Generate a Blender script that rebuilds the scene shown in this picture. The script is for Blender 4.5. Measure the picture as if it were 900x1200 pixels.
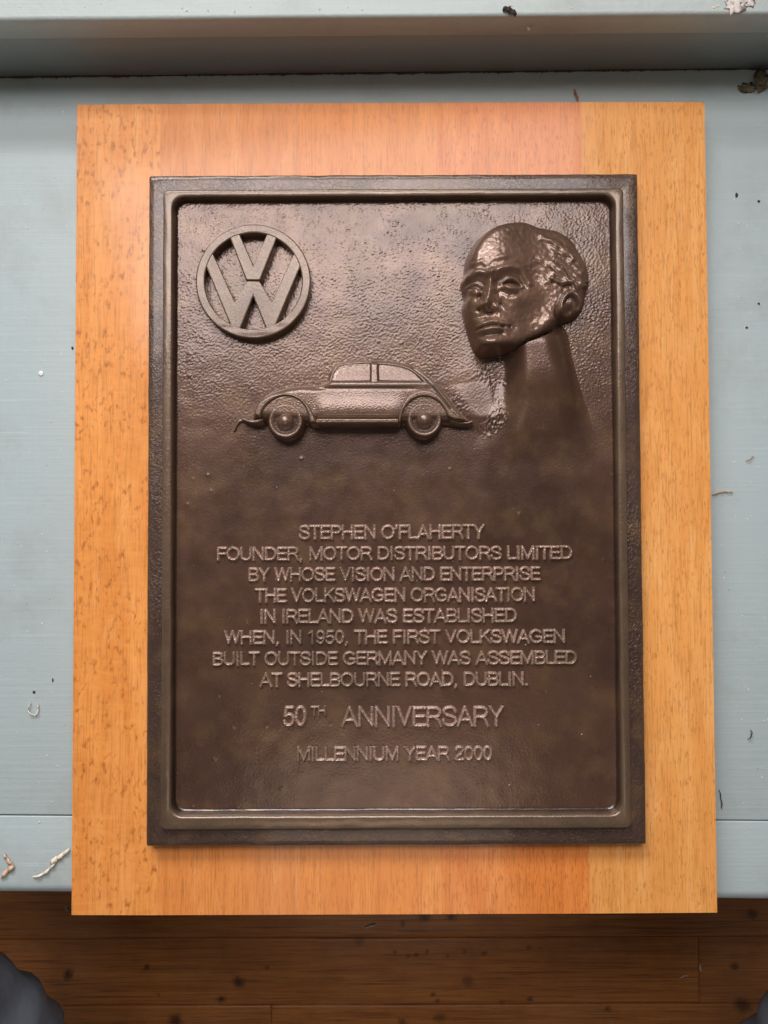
import bpy, bmesh, math, random
import numpy as np
from mathutils import Vector, Matrix, Euler, noise as mnoise

random.seed(7)
rng = np.random.default_rng(11)
R = math.radians
S = bpy.context.scene
COL = S.collection
for o in list(bpy.data.objects):
    bpy.data.objects.remove(o, do_unlink=True)

# ------------------------------------------------------------------ camera
cam_d = bpy.data.cameras.new('camera')
cam_d.sensor_fit = 'VERTICAL'
cam_d.sensor_height = 36.0
cam_d.lens = 26.4
cam_d.clip_start = 0.01
cam_d.clip_end = 50
cam = bpy.data.objects.new('camera', cam_d)
COL.objects.link(cam)
cam.location = (-0.00531, -0.01929, 0.96254)
cam.rotation_euler = (0.02669, 0.00066, -0.00409)
S.camera = cam
S.render.resolution_x, S.render.resolution_y = 768, 1024

# ------------------------------------------------------------------ world and lamps
world = bpy.data.worlds.new('World')
S.world = world
world.use_nodes = True
bg = world.node_tree.nodes['Background']
bg.inputs['Color'].default_value = (1.0, 0.93, 0.86, 1)
bg.inputs['Strength'].default_value = 0.09

def area(name, loc, aim, sx, sy, power, col, spread=180):
    l = bpy.data.lights.new(name, 'AREA')
    l.shape = 'RECTANGLE'; l.size = sx; l.size_y = sy
    l.energy = power; l.color = col; l.spread = R(spread)
    o = bpy.data.objects.new(name, l); COL.objects.link(o)
    o.location = loc
    o.rotation_euler = (Vector(aim) - Vector(loc)).to_track_quat('-Z', 'Y').to_euler()
    return o

area('window_light', (-0.34, 1.25, 1.20), (0, 0, 0.45), 1.2, 0.65, 39, (0.97, 0.985, 1.0))
area('upper_window_light', (-0.08, 0.62, 1.60), (-0.02, 0.10, 0.45), 1.05, 0.40, 10.5, (1.0, 0.96, 0.95))
area('added_sheen_light', (-0.02, -0.95, 2.25), (0, -0.1, 0.45), 0.75, 0.55, 2.6, (1.0, 0.82, 0.66))  # unseen lamp, added overhead to put a warm sheen on the lower plaque

S.view_settings.view_transform = 'Standard'
S.view_settings.look = 'None'
S.view_settings.exposure = 0.0
S.view_settings.gamma = 1.0
S.view_settings.use_curve_mapping = False

# ------------------------------------------------------------------ measuring helper
CM = np.array(Euler((0.02669, 0.00066, -0.00409)).to_matrix())
CL = np.array((-0.00531, -0.01929, 0.96254))
def spot(u, v, z):
    """point of the level z which was measured at (u, v) on the photograph's 900 x 1200 grid"""
    d = CM @ np.array([(u - 450) / 880.0, -(v - 600) / 880.0, -1.0])
    t = (z - CL[2]) / d[2]
    p = CL + t * d
    return float(p[0]), float(p[1])
def grid_uv(X, Y, z):
    q = np.stack([X - CL[0], Y - CL[1], (z - CL[2]) + 0 * X], -1) @ CM
    return 450 + 880 * q[..., 0] / -q[..., 2], 600 - 880 * q[..., 1] / -q[..., 2]

Z_BENCH = 0.450
Z_BOARD = 0.468
Z_PLATE = Z_BOARD + 0.009
Z_FRAME = Z_BOARD + 0.0122
Z_PANEL = Z_BOARD + 0.0050

# ------------------------------------------------------------------ object helpers
def tag(o, label=None, cat=None, group=None, kind=None):
    if label: o['label'] = label
    if cat: o['category'] = cat
    if group: o['group'] = group
    if kind: o['kind'] = kind
    return o
def empty(name, loc=(0, 0, 0)):
    o = bpy.data.objects.new(name, None); COL.objects.link(o)
    o.empty_display_size = 0.02; o.location = loc
    return o
def link(name, me, mat, parent=None, smooth=True):
    o = bpy.data.objects.new(name, me); COL.objects.link(o)
    if mat and not me.materials: me.materials.append(mat)
    if parent:
        o.parent = parent
        o.location = -Vector(parent.matrix_world.translation) if False else o.location
    if smooth: me.shade_smooth()
    return o
def mesh_np(name, co, faces):
    me = bpy.data.meshes.new(name)
    co = np.asarray(co, np.float32); faces = np.asarray(faces, np.int32)
    n, k = faces.shape
    me.vertices.add(len(co)); me.vertices.foreach_set('co', co.ravel())
    me.loops.add(n * k); me.loops.foreach_set('vertex_index', faces.ravel())
    me.polygons.add(n)
    me.polygons.foreach_set('loop_start', np.arange(0, n * k, k, dtype=np.int32))
    me.update(calc_edges=True); me.validate()
    return me
def from_bm(name, bm, mat, parent=None, smooth=True):
    me = bpy.data.meshes.new(name); bm.to_mesh(me); bm.free()
    return link(name, me, mat, parent, smooth)
def bevel_box(bm, x0, x1, y0, y1, z0, z1, r=0.001, seg=2):
    b = bmesh.new()
    bmesh.ops.create_cube(b, size=1)
    for v in b.verts:
        v.co = Vector(((x0 + x1) / 2 + v.co.x * (x1 - x0), (y0 + y1) / 2 + v.co.y * (y1 - y0), (z0 + z1) / 2 + v.co.z * (z1 - z0)))
    if r > 0:
        bmesh.ops.bevel(b, geom=b.edges[:], offset=r, segments=seg, profile=0.5, affect='EDGES')
    me = bpy.data.meshes.new('t'); b.to_mesh(me); b.free(); bm.from_mesh(me); bpy.data.meshes.remove(me)

def fft_noise(ny, nx, cell, lo, hi, seed, ang=None, stretch=1.0):
    """band-passed noise, wavelengths lo..hi (in metres) on a grid of spacing cell, std 1"""
    g = np.random.default_rng(seed).standard_normal((ny, nx))
    F = np.fft.fft2(g)
    fy = np.fft.fftfreq(ny, cell)[:, None]; fx = np.fft.fftfreq(nx, cell)[None, :]
    if ang is not None:
        a = R(ang); fu = fx * math.cos(a) + fy * math.sin(a); fv = -fx * math.sin(a) + fy * math.cos(a)
        f = np.sqrt((fu * stretch) ** 2 + fv ** 2)
    else:
        f = np.sqrt(fx ** 2 + fy ** 2)
    w = np.exp(-(f * lo) ** 2) * (1 - np.exp(-(f * hi) ** 2))
    r = np.fft.ifft2(F * w).real
    return r / r.std()
def blur(a, s):
    """gaussian blur, s in cells"""
    ny, nx = a.shape
    p = int(3 * s) + 2
    b = np.pad(a, p, mode='edge')
    fy = np.fft.fftfreq(b.shape[0])[:, None]; fx = np.fft.fftfreq(b.shape[1])[None, :]
    w = np.exp(-2 * (math.pi * s) ** 2 * (fx ** 2 + fy ** 2))
    return np.fft.ifft2(np.fft.fft2(b) * w).real[p:p + ny, p:p + nx]
def sst(a, b, x):
    t = np.clip((x - a) / (b - a), 0, 1)
    return t * t * (3 - 2 * t)
def poly_sdf(U, V, pts):
    """signed distance to a closed polygon, positive inside"""
    pts = np.asarray(pts, float)
    d2 = np.full(U.shape, 1e18); ins = np.zeros(U.shape, bool)
    n = len(pts)
    for i in range(n):
        ax, ay = pts[i]; bx, by = pts[(i + 1) % n]
        ex, ey = bx - ax, by - ay
        wx, wy = U - ax, V - ay
        t = np.clip((wx * ex + wy * ey) / (ex * ex + ey * ey + 1e-12), 0, 1)
        d2 = np.minimum(d2, (wx - t * ex) ** 2 + (wy - t * ey) ** 2)
        c = ((ay > V) != (by > V))
        with np.errstate(divide='ignore', invalid='ignore'):
            xx = ex * (V - ay) / (ey if abs(ey) > 1e-12 else 1e-12) + ax
        ins ^= c & (U < xx)
    d = np.sqrt(d2)
    return np.where(ins, d, -d)
def line_d(U, V, pts):
    """distance to an open polyline and the running parameter 0..1"""
    pts = np.asarray(pts, float)
    seg = np.sqrt(((pts[1:] - pts[:-1]) ** 2).sum(1)); cum = np.r_[0, np.cumsum(seg)]
    d = np.full(U.shape, 1e9); T = np.zeros(U.shape)
    for i in range(len(pts) - 1):
        ax, ay = pts[i]; ex, ey = pts[i + 1] - pts[i]
        t = np.clip(((U - ax) * ex + (V - ay) * ey) / (ex * ex + ey * ey + 1e-12), 0, 1)
        q = np.sqrt((U - ax - t * ex) ** 2 + (V - ay - t * ey) ** 2)
        m = q < d
        d = np.where(m, q, d); T = np.where(m, (cum[i] + t * seg[i]) / cum[-1], T)
    return d, T
def spline(pts, n=8, closed=False):
    pts = [np.array(p, float) for p in pts]; out = []
    m = len(pts)
    for i in range(m if closed else m - 1):
        g = (lambda k: pts[k % m]) if closed else (lambda k: pts[max(0, min(m - 1, k))])
        p0, p1, p2, p3 = g(i - 1), g(i), g(i + 1), g(i + 2)
        for j in range(n):
            t = j / n
            out.append(0.5 * ((2 * p1) + (-p0 + p2) * t + (2 * p0 - 5 * p1 + 4 * p2 - p3) * t * t + (-p0 + 3 * p1 - 3 * p2 + p3) * t ** 3))
    if not closed: out.append(pts[-1])
    return np.array(out)

# ------------------------------------------------------------------ material helpers
class NT:
    def __init__(s, name):
        s.m = bpy.data.materials.new(name); s.m.use_nodes = True
        s.t = s.m.node_tree; s.b = s.t.nodes['Principled BSDF']
    def n(s, typ, **kw):
        x = s.t.nodes.new('ShaderNode' + typ)
        for k, v in kw.items():
            if k.startswith('i_'):
                x.inputs[k[2:].replace('_', ' ')].default_value = v
            else: setattr(x, k, v)
        return x
    def l(s, a, b): s.t.links.new(a, b)
    def coords(s, scale=(1, 1, 1), rot=(0, 0, 0), loc=(0, 0, 0)):
        tc = s.n('TexCoord'); mp = s.n('Mapping')
        mp.inputs['Scale'].default_value = scale; mp.inputs['Rotation'].default_value = rot; mp.inputs['Location'].default_value = loc
        s.l(tc.outputs['Object'], mp.inputs['Vector']); return mp.outputs['Vector']
    def noise(s, vec, scale, detail=3, rough=0.5, dist=0):
        x = s.n('TexNoise'); x.inputs['Scale'].default_value = scale; x.inputs['Detail'].default_value = detail
        x.inputs['Roughness'].default_value = rough; x.inputs['Distortion'].default_value = dist
        s.l(vec, x.inputs['Vector']); return x.outputs['Fac']
    def ramp(s, fac, stops, interp='LINEAR'):
        x = s.n('ValToRGB'); cr = x.color_ramp; cr.interpolation = interp
        while len(cr.elements) < len(stops): cr.elements.new(0.5)
        for e, (p, c) in zip(cr.elements, stops):
            e.position = p
            e.color = (c, c, c, 1) if isinstance(c, (int, float)) else tuple(c) + (1,)
        s.l(fac, x.inputs['Fac']); return x.outputs['Color']
    def mix(s, fac, a, b, mode='MIX'):
        x = s.n('Mix', data_type='RGBA', blend_type=mode)
        for sock, v in ((x.inputs['Factor'], fac), (x.inputs['A'], a), (x.inputs['B'], b)):
            pass
        ins = [i for i in x.inputs if i.enabled]
        fs = x.inputs[0]; A = x.inputs[6]; B = x.inputs[7]
        for sock, v in ((fs, fac), (A, a), (B, b)):
            if isinstance(v, (int, float)): sock.default_value = v
            elif isinstance(v, tuple): sock.default_value = v + (1,) if len(v) == 3 else v
            else: s.l(v, sock)
        return x.outputs[2]
    def math(s, op, a, b=0.0, c=None):
        x = s.n('Math', operation=op)
        for i, v in enumerate((a, b, c)):
            if v is None: continue
            if isinstance(v, (int, float)): x.inputs[i].default_value = v
            else: s.l(v, x.inputs[i])
        return x.outputs[0]
    def bump(s, h, strength, dist, normal=None):
        x = s.n('Bump'); x.inputs['Strength'].default_value = strength; x.inputs['Distance'].default_value = dist
        s.l(h, x.inputs['Height'])
        if normal is not None: s.l(normal, x.inputs['Normal'])
        return x.outputs['Normal']
    def out(s, **kw):
        for k, v in kw.items():
            sock = s.b.inputs[k.replace('_', ' ')]
            if isinstance(v, (int, float)): sock.default_value = v
            elif isinstance(v, tuple): sock.default_value = v + (1,) if len(v) == 3 else v
            else: s.l(v, sock)
        return s.m

def bronze(name, grain=0.5, hammer=0.0, wear=0.6, rough=0.30, base=((0.072, 0.0325, 0.0215), (0.124, 0.0605, 0.0385)), fine=0.00012):
    N = NT(name); v = N.coords()
    big = N.noise(v, 9, 4, 0.55)
    col = N.mix(N.ramp(big, [(0.3, 0.0), (0.7, 1.0)]), base[0], base[1])
    ruddy = N.noise(v, 23, 5, 0.6)
    col = N.mix(N.ramp(ruddy, [(0.55, 0.0), (0.75, 0.22)]), col, (0.105, 0.040, 0.026))
    gold = N.noise(v, 42, 5, 0.6)
    col = N.mix(N.ramp(gold, [(0.48, 0.0), (0.70, 0.60)]), col, (0.175, 0.098, 0.045))
    dk = N.noise(N.coords(loc=(4, 2, 0)), 15, 5, 0.6)
    col = N.mix(N.ramp(dk, [(0.50, 0.0), (0.74, 0.55)]), col, (0.030, 0.017, 0.014))
    # rubbed edges where the casting stands proud
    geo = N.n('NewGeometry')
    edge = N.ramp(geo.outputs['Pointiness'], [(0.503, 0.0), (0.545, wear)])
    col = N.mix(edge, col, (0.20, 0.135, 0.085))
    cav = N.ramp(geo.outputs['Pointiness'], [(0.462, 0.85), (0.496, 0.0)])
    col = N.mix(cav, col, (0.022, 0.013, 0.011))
    f1 = N.noise(v, 900, 3, 0.6); f2 = N.noise(v, 2600, 2, 0.6)
    # tiny grains of dust and bare metal
    sp = N.n('TexVoronoi'); sp.inputs['Scale'].default_value = 420; N.l(v, sp.inputs['Vector'])
    rs = N.math('MULTIPLY', N.ramp(sp.outputs['Distance'], [(0.0, 1.0), (0.16, 0.0)]), N.ramp(N.noise(v, 260, 2), [(0.60, 0.0), (0.66, 0.8)]))
    col = N.mix(rs, col, (0.34, 0.26, 0.20))
    nrm = N.bump(f1, grain, fine)
    if hammer:
        hp = N.noise(v, 430, 3, 0.6, 0.8)
        hm_ = N.math('MULTIPLY', N.ramp(hp, [(0.42, 0.0), (0.62, 1.0)]), N.ramp(N.noise(v, 13, 3), [(0.38, 0.15), (0.62, 1.0)]))
        nrm = N.bump(hm_, hammer, 0.0004, nrm)
    nrm = N.bump(f2, grain * 0.7, fine * 0.35, nrm)
    rr = N.ramp(N.noise(v, 60, 4, 0.6), [(0.3, rough - 0.07), (0.7, rough + 0.10)])
    return N.out(Base_Color=col, Metallic=0.35, Roughness=rr, Normal=nrm, Coat_Weight=0.60, Coat_Roughness=0.16, Specular_IOR_Level=0.6, Specular_Tint=(1.0, 0.86, 0.83))

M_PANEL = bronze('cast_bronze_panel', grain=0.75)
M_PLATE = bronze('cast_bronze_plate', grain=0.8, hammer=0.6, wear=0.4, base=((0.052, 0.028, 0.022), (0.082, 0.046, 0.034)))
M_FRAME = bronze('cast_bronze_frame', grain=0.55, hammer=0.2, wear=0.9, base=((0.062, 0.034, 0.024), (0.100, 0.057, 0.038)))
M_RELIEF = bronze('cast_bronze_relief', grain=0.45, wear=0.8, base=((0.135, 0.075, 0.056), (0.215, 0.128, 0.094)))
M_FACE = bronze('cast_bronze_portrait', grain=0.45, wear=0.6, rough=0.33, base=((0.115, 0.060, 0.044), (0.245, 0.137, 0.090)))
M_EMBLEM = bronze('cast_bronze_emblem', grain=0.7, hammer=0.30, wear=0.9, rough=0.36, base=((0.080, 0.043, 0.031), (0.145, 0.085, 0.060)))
M_TEXT = bronze('cast_bronze_letters', grain=0.4, wear=0.9, rough=0.30, base=((0.54, 0.35, 0.28), (0.66, 0.46, 0.38)))

def beech(name, c0, c1, fleck, fleck_rot=0.0, fleck_size=1.0, amount=0.7, seed=0.0, ripple=0.0):
    N = NT(name)
    v = N.coords(scale=(1, 1, 1), loc=(seed, seed * 1.7, 0))
    g = N.coords(scale=(60, 2.2, 8), loc=(seed * 3, seed, 0))
    grain = N.noise(g, 1.6, 5, 0.55, 0.5)
    col = N.mix(N.ramp(grain, [(0.3, 0.0), (0.7, 1.0)]), c0, c1)
    col = N.mix(N.ramp(N.noise(v, 14, 3), [(0.35, 0.0), (0.8, 0.35)]), col, tuple(x * 0.82 for x in c0))
    pale = N.noise(N.coords(scale=(34, 6, 8), loc=(seed * 2, seed, 4)), 1.0, 5, 0.65, 1.6)
    col = N.mix(N.ramp(pale, [(0.50, 0.0), (0.66, 0.45)]), col, (min(1, c1[0] * 1.1), c1[1] * 1.28, c1[2] * 1.7))
    fine = N.coords(scale=(900, 38, 100), rot=(0, 0, fleck_rot * 0.5), loc=(seed, 0, 0))
    fn = N.noise(fine, 1.0, 3, 0.7)
    col = N.mix(N.ramp(fn, [(0.50, 0.0), (0.68, 0.55)]), col, tuple(x * 0.55 for x in c0))
    fl = N.coords(scale=((900, 170, 60) if fleck_size < 2 else (330, 150, 60)), rot=(0, 0, fleck_rot), loc=(seed * 5, 0, 0))
    fk = N.noise(fl, 1.0, 2, 0.55, 0.3)
    mask = N.math('MULTIPLY', N.ramp(fk, [(0.53, 0.0), (0.69, 1.0)]), N.ramp(N.noise(v, 120 / fleck_size, 3), [(0.40, 0.0), (0.52, amount)]))
    col = N.mix(mask, col, fleck)
    h = fn
    if ripple:
        rp = N.noise(N.coords(scale=(70, 260, 50), rot=(0, 0, 0.25)), 1.0, 3, 0.6, 0.6)
        col = N.mix(N.ramp(rp, [(0.45, 0.0), (0.75, ripple)]), col, tuple(min(1, x * 1.22) for x in c1))
    n1 = N.bump(N.noise(v, 16, 3), 0.5, 0.0030)
    n1 = N.bump(fn, 0.25, 0.00015, n1)
    n1 = N.bump(N.noise(v, 700, 2), 0.3, 0.00006, n1)
    return N.out(Base_Color=col, Roughness=0.46, Normal=n1, Coat_Weight=0.5, Coat_Roughness=0.13, Specular_IOR_Level=0.35)

STAVES = [  # the look of each stave, from the left
    beech('beech_speckled', (0.78, 0.26, 0.050), (0.90, 0.35, 0.085), (0.46, 0.135, 0.024), -0.55, 2.3, 0.95, 0.0, 0.30),
    beech('beech_pinkish', (0.74, 0.235, 0.048), (0.86, 0.315, 0.080), (0.46, 0.13, 0.03), 0.0, 1.0, 0.4, 3.1),
    beech('beech_amber', (0.76, 0.235, 0.042), (0.88, 0.31, 0.065), (0.48, 0.13, 0.025), 0.1, 1.2, 0.55, 7.3),
    beech('beech_reddish', (0.75, 0.205, 0.036), (0.86, 0.28, 0.056), (0.42, 0.10, 0.02), 0.0, 1.0, 0.7, 11.9),
    beech('beech_honey', (0.83, 0.33, 0.075), (0.93, 0.41, 0.115), (0.54, 0.185, 0.040), -0.12, 1.15, 0.75, 17.7),
]

def paint(name, col, streak=(0, 0, 0), spots=0.6, rough=0.42, lumpy=0.35):
    N = NT(name); v = N.coords()
    c = N.mix(N.ramp(N.noise(v, 6, 4, 0.6), [(0.3, 0.0), (0.7, 1.0)]), tuple(x * 0.94 for x in col), col)
    br = N.noise(N.coords(scale=(9, 420, 60), rot=streak), 1.0, 4, 0.65)
    br2 = N.noise(N.coords(scale=(260, 7, 60), rot=streak), 1.0, 3, 0.65)
    c = N.mix(N.ramp(br, [(0.52, 0.0), (0.76, 0.40)]), c, tuple(min(1, x * 1.18) for x in col))
    # grey rubs and grubby patches
    c = N.mix(N.ramp(N.noise(v, 17, 6, 0.7), [(0.50, 0.0), (0.75, 0.38)]), c, (0.30, 0.29, 0.26))
    vo = N.n('TexVoronoi'); vo.inputs['Scale'].default_value = 95; N.l(v, vo.inputs['Vector'])
    m = N.math('MULTIPLY', N.ramp(vo.outputs['Distance'], [(0.0, 1.0), (0.075, 0.0)]), N.ramp(N.noise(v, 31, 2), [(0.50, 0.0), (0.58, spots)]))
    c = N.mix(m, c, (0.12, 0.085, 0.06))
    vw = N.n('TexVoronoi'); vw.inputs['Scale'].default_value = 140
    N.l(N.coords(loc=(3, 8, 0)), vw.inputs['Vector'])
    m2 = N.math('MULTIPLY', N.ramp(vw.outputs['Distance'], [(0.0, 1.0), (0.09, 0.0)]), N.ramp(N.noise(N.coords(loc=(5, 1, 2)), 22, 2), [(0.52, 0.0), (0.58, 0.8)]))
    c = N.mix(m2, c, (0.80, 0.80, 0.76))
    for rz, sd in ((0.7, 2.0), (-0.35, 6.0), (1.35, 9.0)):
        sc = N.noise(N.coords(scale=(12, 900, 1), rot=(0, 0, rz), loc=(sd, sd, 0)), 1.0, 2, 0.5, 0.2)
        sm = N.math('MULTIPLY', N.ramp(sc, [(0.70, 0.0), (0.76, 0.45)]), N.ramp(N.noise(v, 9 + sd, 2), [(0.50, 0.0), (0.62, 1.0)]))
        c = N.mix(sm, c, tuple(x * 0.62 for x in col) if sd > 5 else (0.68, 0.72, 0.72))
    n1 = N.bump(br, 0.5, 0.0003)
    n1 = N.bump(br2, 0.25, 0.00025, n1)
    n1 = N.bump(N.noise(v, 60, 5, 0.7), lumpy, 0.0008, n1)
    return N.out(Base_Color=c, Roughness=rough, Normal=n1)

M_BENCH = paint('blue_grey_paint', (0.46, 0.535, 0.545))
M_RISER = paint('blue_grey_paint_shaded', (0.31, 0.34, 0.335), spots=0.3)  # the seat's paint, slightly greyer and darkened for the shade on the riser
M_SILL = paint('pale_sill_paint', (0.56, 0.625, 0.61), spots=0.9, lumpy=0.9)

def pine(name, seed):
    N = NT(name)
    v = N.coords(loc=(seed, seed * 2.3, 0))
    g = N.noise(N.coords(scale=(3.0, 75, 20), loc=(seed, seed, 0)), 1.5, 6, 0.62, 1.4)
    c = N.mix(N.ramp(g, [(0.28, 0.0), (0.72, 1.0)]), (0.50, 0.165, 0.040), (0.72, 0.285, 0.075))
    c = N.mix(N.ramp(N.noise(v, 16, 5, 0.65), [(0.45, 0.0), (0.75, 0.55)]), c, (0.33, 0.105, 0.026))
    ln = N.noise(N.coords(scale=(9, 420, 20), loc=(seed, 0, 0)), 1.0, 4, 0.7, 0.8)
    c = N.mix(N.ramp(ln, [(0.50, 0.0), (0.66, 0.75)]), c, (0.20, 0.065, 0.020))
    at = N.n('Attribute', attribute_name='knot')
    c = N.mix(N.ramp(at.outputs['Fac'], [(0.0, 0.0), (1.0, 0.9)]), c, (0.035, 0.014, 0.009))
    rub = N.ramp(N.noise(v, 34, 5, 0.7), [(0.52, 0.0), (0.74, 0.22)])
    c = N.mix(rub, c, (0.62, 0.33, 0.17))
    n1 = N.bump(ln, 0.3, 0.0004)
    return N.out(Base_Color=c, Roughness=0.42, Normal=n1, Coat_Weight=0.25, Coat_Roughness=0.3)
M_PINE = [pine('varnished_pine_' + k, s) for k, s in (('warm', 0.0), ('brown', 4.4), ('dark', 9.1))]

def simple(name, col, rough=0.6, var=0.2, scale=300, bump=0.3, bd=0.0003):
    N = NT(name); v = N.coords()
    n = N.noise(v, scale, 4, 0.6)
    c = N.mix(N.ramp(n, [(0.3, 0.0), (0.7, 1.0)]), tuple(x * (1 - var) for x in col), tuple(min(1, x * (1 + var)) for x in col))
    return N.out(Base_Color=c, Roughness=rough, Normal=N.bump(n, bump, bd))
M_GAP = simple('dark_floor_gap', (0.018, 0.010, 0.007), 0.9)
M_SHAVING = simple('wood_shaving', (0.62, 0.42, 0.30), 0.7, 0.35, 500)
M_SHAVING_PALE = simple('pale_shaving', (0.74, 0.66, 0.54), 0.7, 0.2, 500)
M_LEAF = simple('brown_bud_scale', (0.30, 0.12, 0.06), 0.6, 0.5, 400)
M_CHIP = simple('bare_plaster_chip', (0.82, 0.74, 0.70), 0.8, 0.12, 220)
M_WEB = simple('dusty_web', (0.16, 0.13, 0.08), 0.9, 0.5, 400)
M_WHITE = simple('white_flake', (0.85, 0.86, 0.84), 0.6, 0.05)
M_DARK = simple('dark_crumb', (0.045, 0.03, 0.022), 0.8, 0.5)
M_SHOE = simple('brown_shoe_leather', (0.06, 0.035, 0.022), 0.5, 0.2, 60)

def denim():
    N = NT('faded_denim'); v = N.coords()
    w = N.n('TexWave', wave_type='BANDS', bands_direction='DIAGONAL'); w.inputs['Scale'].default_value = 330; w.inputs['Distortion'].default_value = 1.5
    N.l(v, w.inputs['Vector'])
    c = N.mix(N.ramp(N.noise(v, 26, 5, 0.65), [(0.3, 0.0), (0.7, 1.0)]), (0.20, 0.235, 0.30), (0.36, 0.41, 0.50))
    c = N.mix(N.ramp(w.outputs['Fac'], [(0.4, 0.0), (0.9, 0.55)]), c, (0.42, 0.46, 0.52))
    n1 = N.bump(w.outputs['Fac'], 0.3, 0.0003)
    n1 = N.bump(N.noise(v, 30, 3, 0.5), 0.5, 0.003, n1)
    return N.out(Base_Color=c, Roughness=0.85, Normal=n1)
M_DENIM = denim()

# ================================================================== floor
floor_bm = bmesh.new()
bevel_box(floor_bm, -2.0, 2.0, -1.6, 1.2, -0.06, -0.020, 0)
floor = tag(from_bm('floor', floor_bm, M_GAP, smooth=False), kind='structure')
KNOTS = [(80, 1142, 7, 1), (280, 1151, 8, .9), (259, 1171, 5, 1), (548, 1150, 8, .6), (515, 1192, 7, .6), (471, 1197, 6, .6), (870, 1178, 11, .8),
         (861, 1132, 6, .8), (881, 1071, 7, .8), (172, 1133, 3.5, 1), (206, 1195, 9, .9), (498, 1074, 7, .9), (529, 1074, 6, 1), (712, 1182, 4, .7),
         (621, 1171, 4, .8), (472, 1082, 4, .8), (186, 1166, 2, .8), (313, 1134, 2.5, .8), (620, 1110, 3, .8), (634, 1112, 2, .8), (588, 1175, 4, .5),
         (421, 1103, 7, .5), (463, 1115, 3, .8), (478, 1120, 3, .7), (488, 1119, 3, .8), (500, 1115, 2.6, .7), (524, 1120, 2.5, .6), (545, 1115, 3, .8), (567, 1117, 3, .8), (507, 1166, 3, .7), (513, 1173, 3, .7)]
KP = [(*spot(u, v, 0), r * 0.00109, a) for u, v, r, a in KNOTS]
joint_a = spot(0, 1177, 0)[1] + 0.0003; joint_b = spot(0, 1098, 0)[1]
y_a = spot(600, 1177, 0)[1]; y_b = spot(600, 1098, 0)[1]; pw = y_b - y_a
def plank(x0, x1, y0, y1, mat, dz, dense):
    if dense:
        nx = int((x1 - x0) / 0.0022); ny = int((y1 - y0) / 0.0022)
    else: nx, ny = 8, 4
    g = 0.0003
    xs = np.linspace(x0 + g, x1 - g, nx); ys = np.linspace(y0 + g, y1 - g, ny)
    X, Y = np.meshgrid(xs, ys)
    e = np.minimum(np.minimum(X - xs[0], xs[-1] - X), np.minimum(Y - ys[0], ys[-1] - Y))
    Z = dz - 0.0007 * np.exp(-e / 0.0009)
    co = np.stack([X, Y, Z], -1).reshape(-1, 3)
    idx = np.arange(nx * ny).reshape(ny, nx)
    fc = np.stack([idx[:-1, :-1], idx[:-1, 1:], idx[1:, 1:], idx[1:, :-1]], -1).reshape(-1, 4)
    border = np.r_[idx[0, :], idx[1:, -1], idx[-1, -2::-1], idx[-2:0:-1, 0]]
    low = co[border].copy(); low[:, 2] = -0.0195
    nb = len(border); b0 = len(co)
    sk = np.stack([np.roll(border, -1), border, b0 + np.arange(nb), b0 + np.roll(np.arange(nb), -1)], -1)
    me = mesh_np('floorboard', np.r_[co, low], np.r_[fc, sk])
    k = np.zeros(len(co) + nb, np.float32)
    wob = np.random.default_rng(3).standard_normal(len(k)) * 0.0006
    for (kx, ky, kr, ka) in KP:
        a = np.r_[co, low]
        ang = np.arctan2(a[:, 1] - ky, a[:, 0] - kx)
        d = np.hypot((a[:, 0] - kx) * (0.85 + 0.1 * math.sin(kx * 90)), a[:, 1] - ky) * (1 + 0.09 * np.sin(2 * ang + kx * 70) + 0.06 * np.sin(5 * ang + ky * 50)) + wob
        k = np.maximum(k, ka * np.clip(1.5 - 1.4 * d / kr, 0, 1))
    at = me.attributes.new('knot', 'FLOAT', 'POINT'); at.data.foreach_set('value', k.astype(np.float32))
    link('floorboard', me, mat, floor)
XJ = spot(318, 1177, 0)[0]; XJ2 = spot(819, 1120, 0)[0]
for i in range(-10, 9):
    y0 = y_a + i * pw; y1 = y0 + pw
    dense = i in (-1, 0, 1, 2)
    if i == -1: cuts = [-1.9, XJ, 1.9]
    elif i == 0: cuts = [-1.9, XJ2, 1.9]
    else:
        c = -1.9 + (i * 0.613 + 3.3) % 1.6 + 0.4
        if i == 1: c = -1.2
        cuts = [-1.9, c, 1.9]
    for j in range(len(cuts) - 1):
        xa, xb = cuts[j], cuts[j + 1]
        if dense and (xa < -0.7):   # keep the finely meshed stretch to what can be seen
            plank(xa, -0.7, y0, y1, M_PINE[(i + j) % 3], 0.0, False); xa = -0.7 if xb > -0.7 else xb
        xe = xb
        if dense and xb > 0.7: xe = 0.7
        if xe > xa: plank(xa, xe, y0, y1, M_PINE[(i + j) % 3], 0.0004 * ((i * 7 + j * 3) % 3), dense)
        if xe < xb: plank(xe, xb, y0, y1, M_PINE[(i + j) % 3], 0.0, False)

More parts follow.
